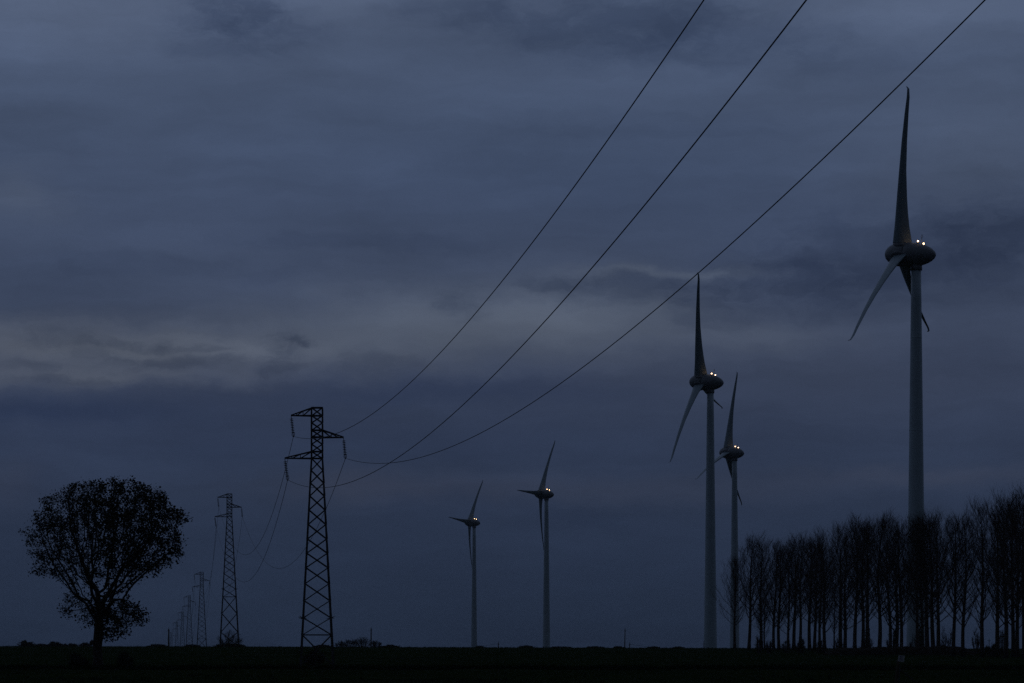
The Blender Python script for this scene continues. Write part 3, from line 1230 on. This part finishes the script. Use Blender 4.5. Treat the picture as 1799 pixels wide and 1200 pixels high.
def mound(name, label, px0, px1, Y, tops, seed, cat):
    """a heap of earth and cut brushwood"""
    rd = random.Random(seed)
    a, b = at(px0, Y), at(px1, Y)
    t = thing(name, label, cat, at((px0 + px1) / 2, Y))
    org = t.location
    mb = MB()
    n = 40
    rings = []
    for i in range(n + 1):
        u = i / n
        px = px0 + (px1 - px0) * u
        q = at(px, Y)
        top = np.interp(u, np.linspace(0, 1, len(tops)), tops)
        hh = max(.05, EYE + (1137 - top) / F * Y - q.z) * rd.uniform(.88, 1.05)
        ring = []
        for k in range(9):
            s = k / 8
            ring.append(Vector((q.x + rd.gauss(0, .12), q.y + (s - .5) * 5.0, q.z - .12 + hh * math.sin(math.pi * s) ** .7 * rd.uniform(.9, 1.08))) - org)
        rings.append(ring)
    mb.rings(rings, closed=False, cap=False)
    mb.build('earth_bank', 'earth', t)
    br = MB()
    for i in range(260):
        u = rd.random()
        px = px0 + (px1 - px0) * u
        q = at(px, Y)
        top = np.interp(u, np.linspace(0, 1, len(tops)), tops)
        hh = max(.05, EYE + (1137 - top) / F * Y - q.z)
        s = Vector((q.x, q.y + rd.uniform(-1.8, 1.2), q.z + hh * rd.uniform(.3, .9))) - org
        d = Vector((rd.gauss(0, 1), rd.gauss(0, .6), rd.uniform(-.1, .6))).normalized() * rd.uniform(.4, 1.1)
        br.tube([s, s + d * .5 + Vector((0, 0, .05)), s + d], [.03, .022, .01], 3, cap=False)
    br.build('cut_branches', 'brush', t)['kind'] = 'stuff'
    return t


mound('brush_heap', 'long low heap of earth and cut branches in front of the poplars', 1448, 1712, 455, [1143, 1138, 1137, 1136, 1135.5, 1134.5, 1133.5, 1134, 1132.5, 1132, 1135, 1142], 5, 'heap')
shrub('bramble_bush', 'leafy dark mound at the foot of the poplars near the tall end', 1745, 430, 1131, 44, 2.0, 90)
# a thin stake above the leafy mound
mb = MB()
mb.tube([(0, 0, -.3), (.03, 0, 2.6)], [.05, .04], 6)
mb.tube([(-.22, 0, 2.3), (.25, 0, 2.36)], [.03, .03], 5)
o = mb.build('garden_stake', 'wood')
o.location = at(1738, 436)
tag(o, 'thin wooden stake with a short crosspiece rising above the leafy mound', 'stake')

# ------------------------------------------------------------------ poles on the horizon
def pole(px, Y, top, r, label, name='utility_pole', lean=0.0):
    p = at(px, Y)
    h = EYE + (1137 - top) / F * Y - p.z
    t = thing(name, label, 'pole', p)
    mb = MB()
    mb.tube([(0, 0, -.4), (lean * h * .5, 0, h * .5), (lean * h, 0, h)], [r * 1.2, r, r * .8], 8)
    mb.build('shaft', 'wood', t)
    cb = MB()
    cb.tube([(lean * h - .28, 0, h - .45), (lean * h + .28, 0, h - .42)], .05, 6)
    cb.tube([(lean * h, 0, h - .05), (lean * h, 0, h + .32)], .05, 6)
    cb.build('top_fitting', 'steel', t)
    return t, h


pole(297, 640, 1105, .17, 'thick wooden pole on the horizon next to the farthest pylons')
pole(652.5, 700, 1104, .15, 'wooden pole standing in the bare horizon thicket')
pole(1098, 760, 1105, .12, 'tall thin wooden pole alone on the open horizon', lean=.02)
pole(1106.5, 760, 1130, .10, 'short post beside the tall thin pole on the horizon', 'short_post', lean=.04)
pole(876, 760, 1129, .12, 'short post with a slack wire beside the smallest turbine', 'short_post', lean=.02)
pole(1237, 700, 1128, .07, 'thin stake at the foot of the second largest turbine', 'short_post')
for px0, y0, px1, y1, Y, lab in ((876, 1130.5, 842, 1136, 760, 'slack wire running down from the short post towards the smallest turbine'),
                                 (1108, 1132, 1150, 1137.5, 760, 'slack wire running down from the short post beside the tall pole')):
    pts = []
    for i in range(13):
        t = i / 12
        px = px0 + (px1 - px0) * t
        py = y0 + (y1 - y0) * t + 1.0 * t * (1 - t)
        pts.append(((px - 900) / F * Y, Y, EYE + (1137 - py) / F * Y))
    mb = MB()
    mb.tube(pts, .03, 5)
    tag(mb.build('slack_wire', 'cable'), lab, 'wire')

# ------------------------------------------------------------------ marker post in the near field
Ym = 92.0
xm = (1576.5 - 900) / F * Ym
t = thing('marker_post', 'leaning post with a small pale square plate at its top, in the near field', 'marker post', (xm, Ym, gz(xm, Ym)))
sz = EYE + (1137 - 1157) / F * Ym
mb = MB()
mb.tube([(-.10, 0, -.4), (-.02, 0, 1.0), (.05, 0, sz - .02)], [.055, .05, .045], 8)
mb.build('post', 'wood', t)
mb = MB()
mb.tube([(.02, -.06, -.3), (.06, -.06, 1.05), (.085, -.06, 1.42)], .02, 6)
mb.build('steel_rod', 'steel', t)
pm = MB()
rot = Matrix.Rotation(R(8), 3, 'Y') @ Matrix.Rotation(R(-12), 3, 'Z')
pm.box((.125, -.07, sz), (.20, .012, .20), rot)
pl = pm.build('sign_plate', 'plate', t)
k = MB()
k.box(Vector((.125, -.07, sz)) + rot @ Vector((-.01, -.0095, .055)), (.085, .004, .035), rot)
k.box(Vector((.125, -.07, sz)) + rot @ Vector((0, -.0095, -.005)), (.13, .004, .012), rot)
k.box(Vector((.125, -.07, sz)) + rot @ Vector((0, -.0095, -.045)), (.12, .004, .010), rot)
k.build('printed_mark', 'ink', pl)
mb = MB()
mb.tube([(.05, 0, 1.30), (.60, .25, .9), (1.35, .55, .25), (1.62, .6, -.1)], .022, 5)
mb.build('stay_wire', 'cable', t)

# ------------------------------------------------------------------ the evening air
hb = MB()
hb.box((0, 3150, 57.5), (10100, 6800, 153.0))
hm = bpy.data.materials.new('evening_haze')
hm.use_nodes = True
hn = hm.node_tree
hn.nodes.clear()
pv = hn.nodes.new('ShaderNodeVolumePrincipled')
pv.inputs['Color'].default_value = (0.85, 0.9, 1.0, 1)
pv.inputs['Density'].default_value = 0.00004
hout = hn.nodes.new('ShaderNodeOutputMaterial')
hn.links.new(pv.outputs[0], hout.inputs['Volume'])
M['haze'] = hm
hz = hb.build('haze', 'haze')
hz['kind'] = 'stuff'
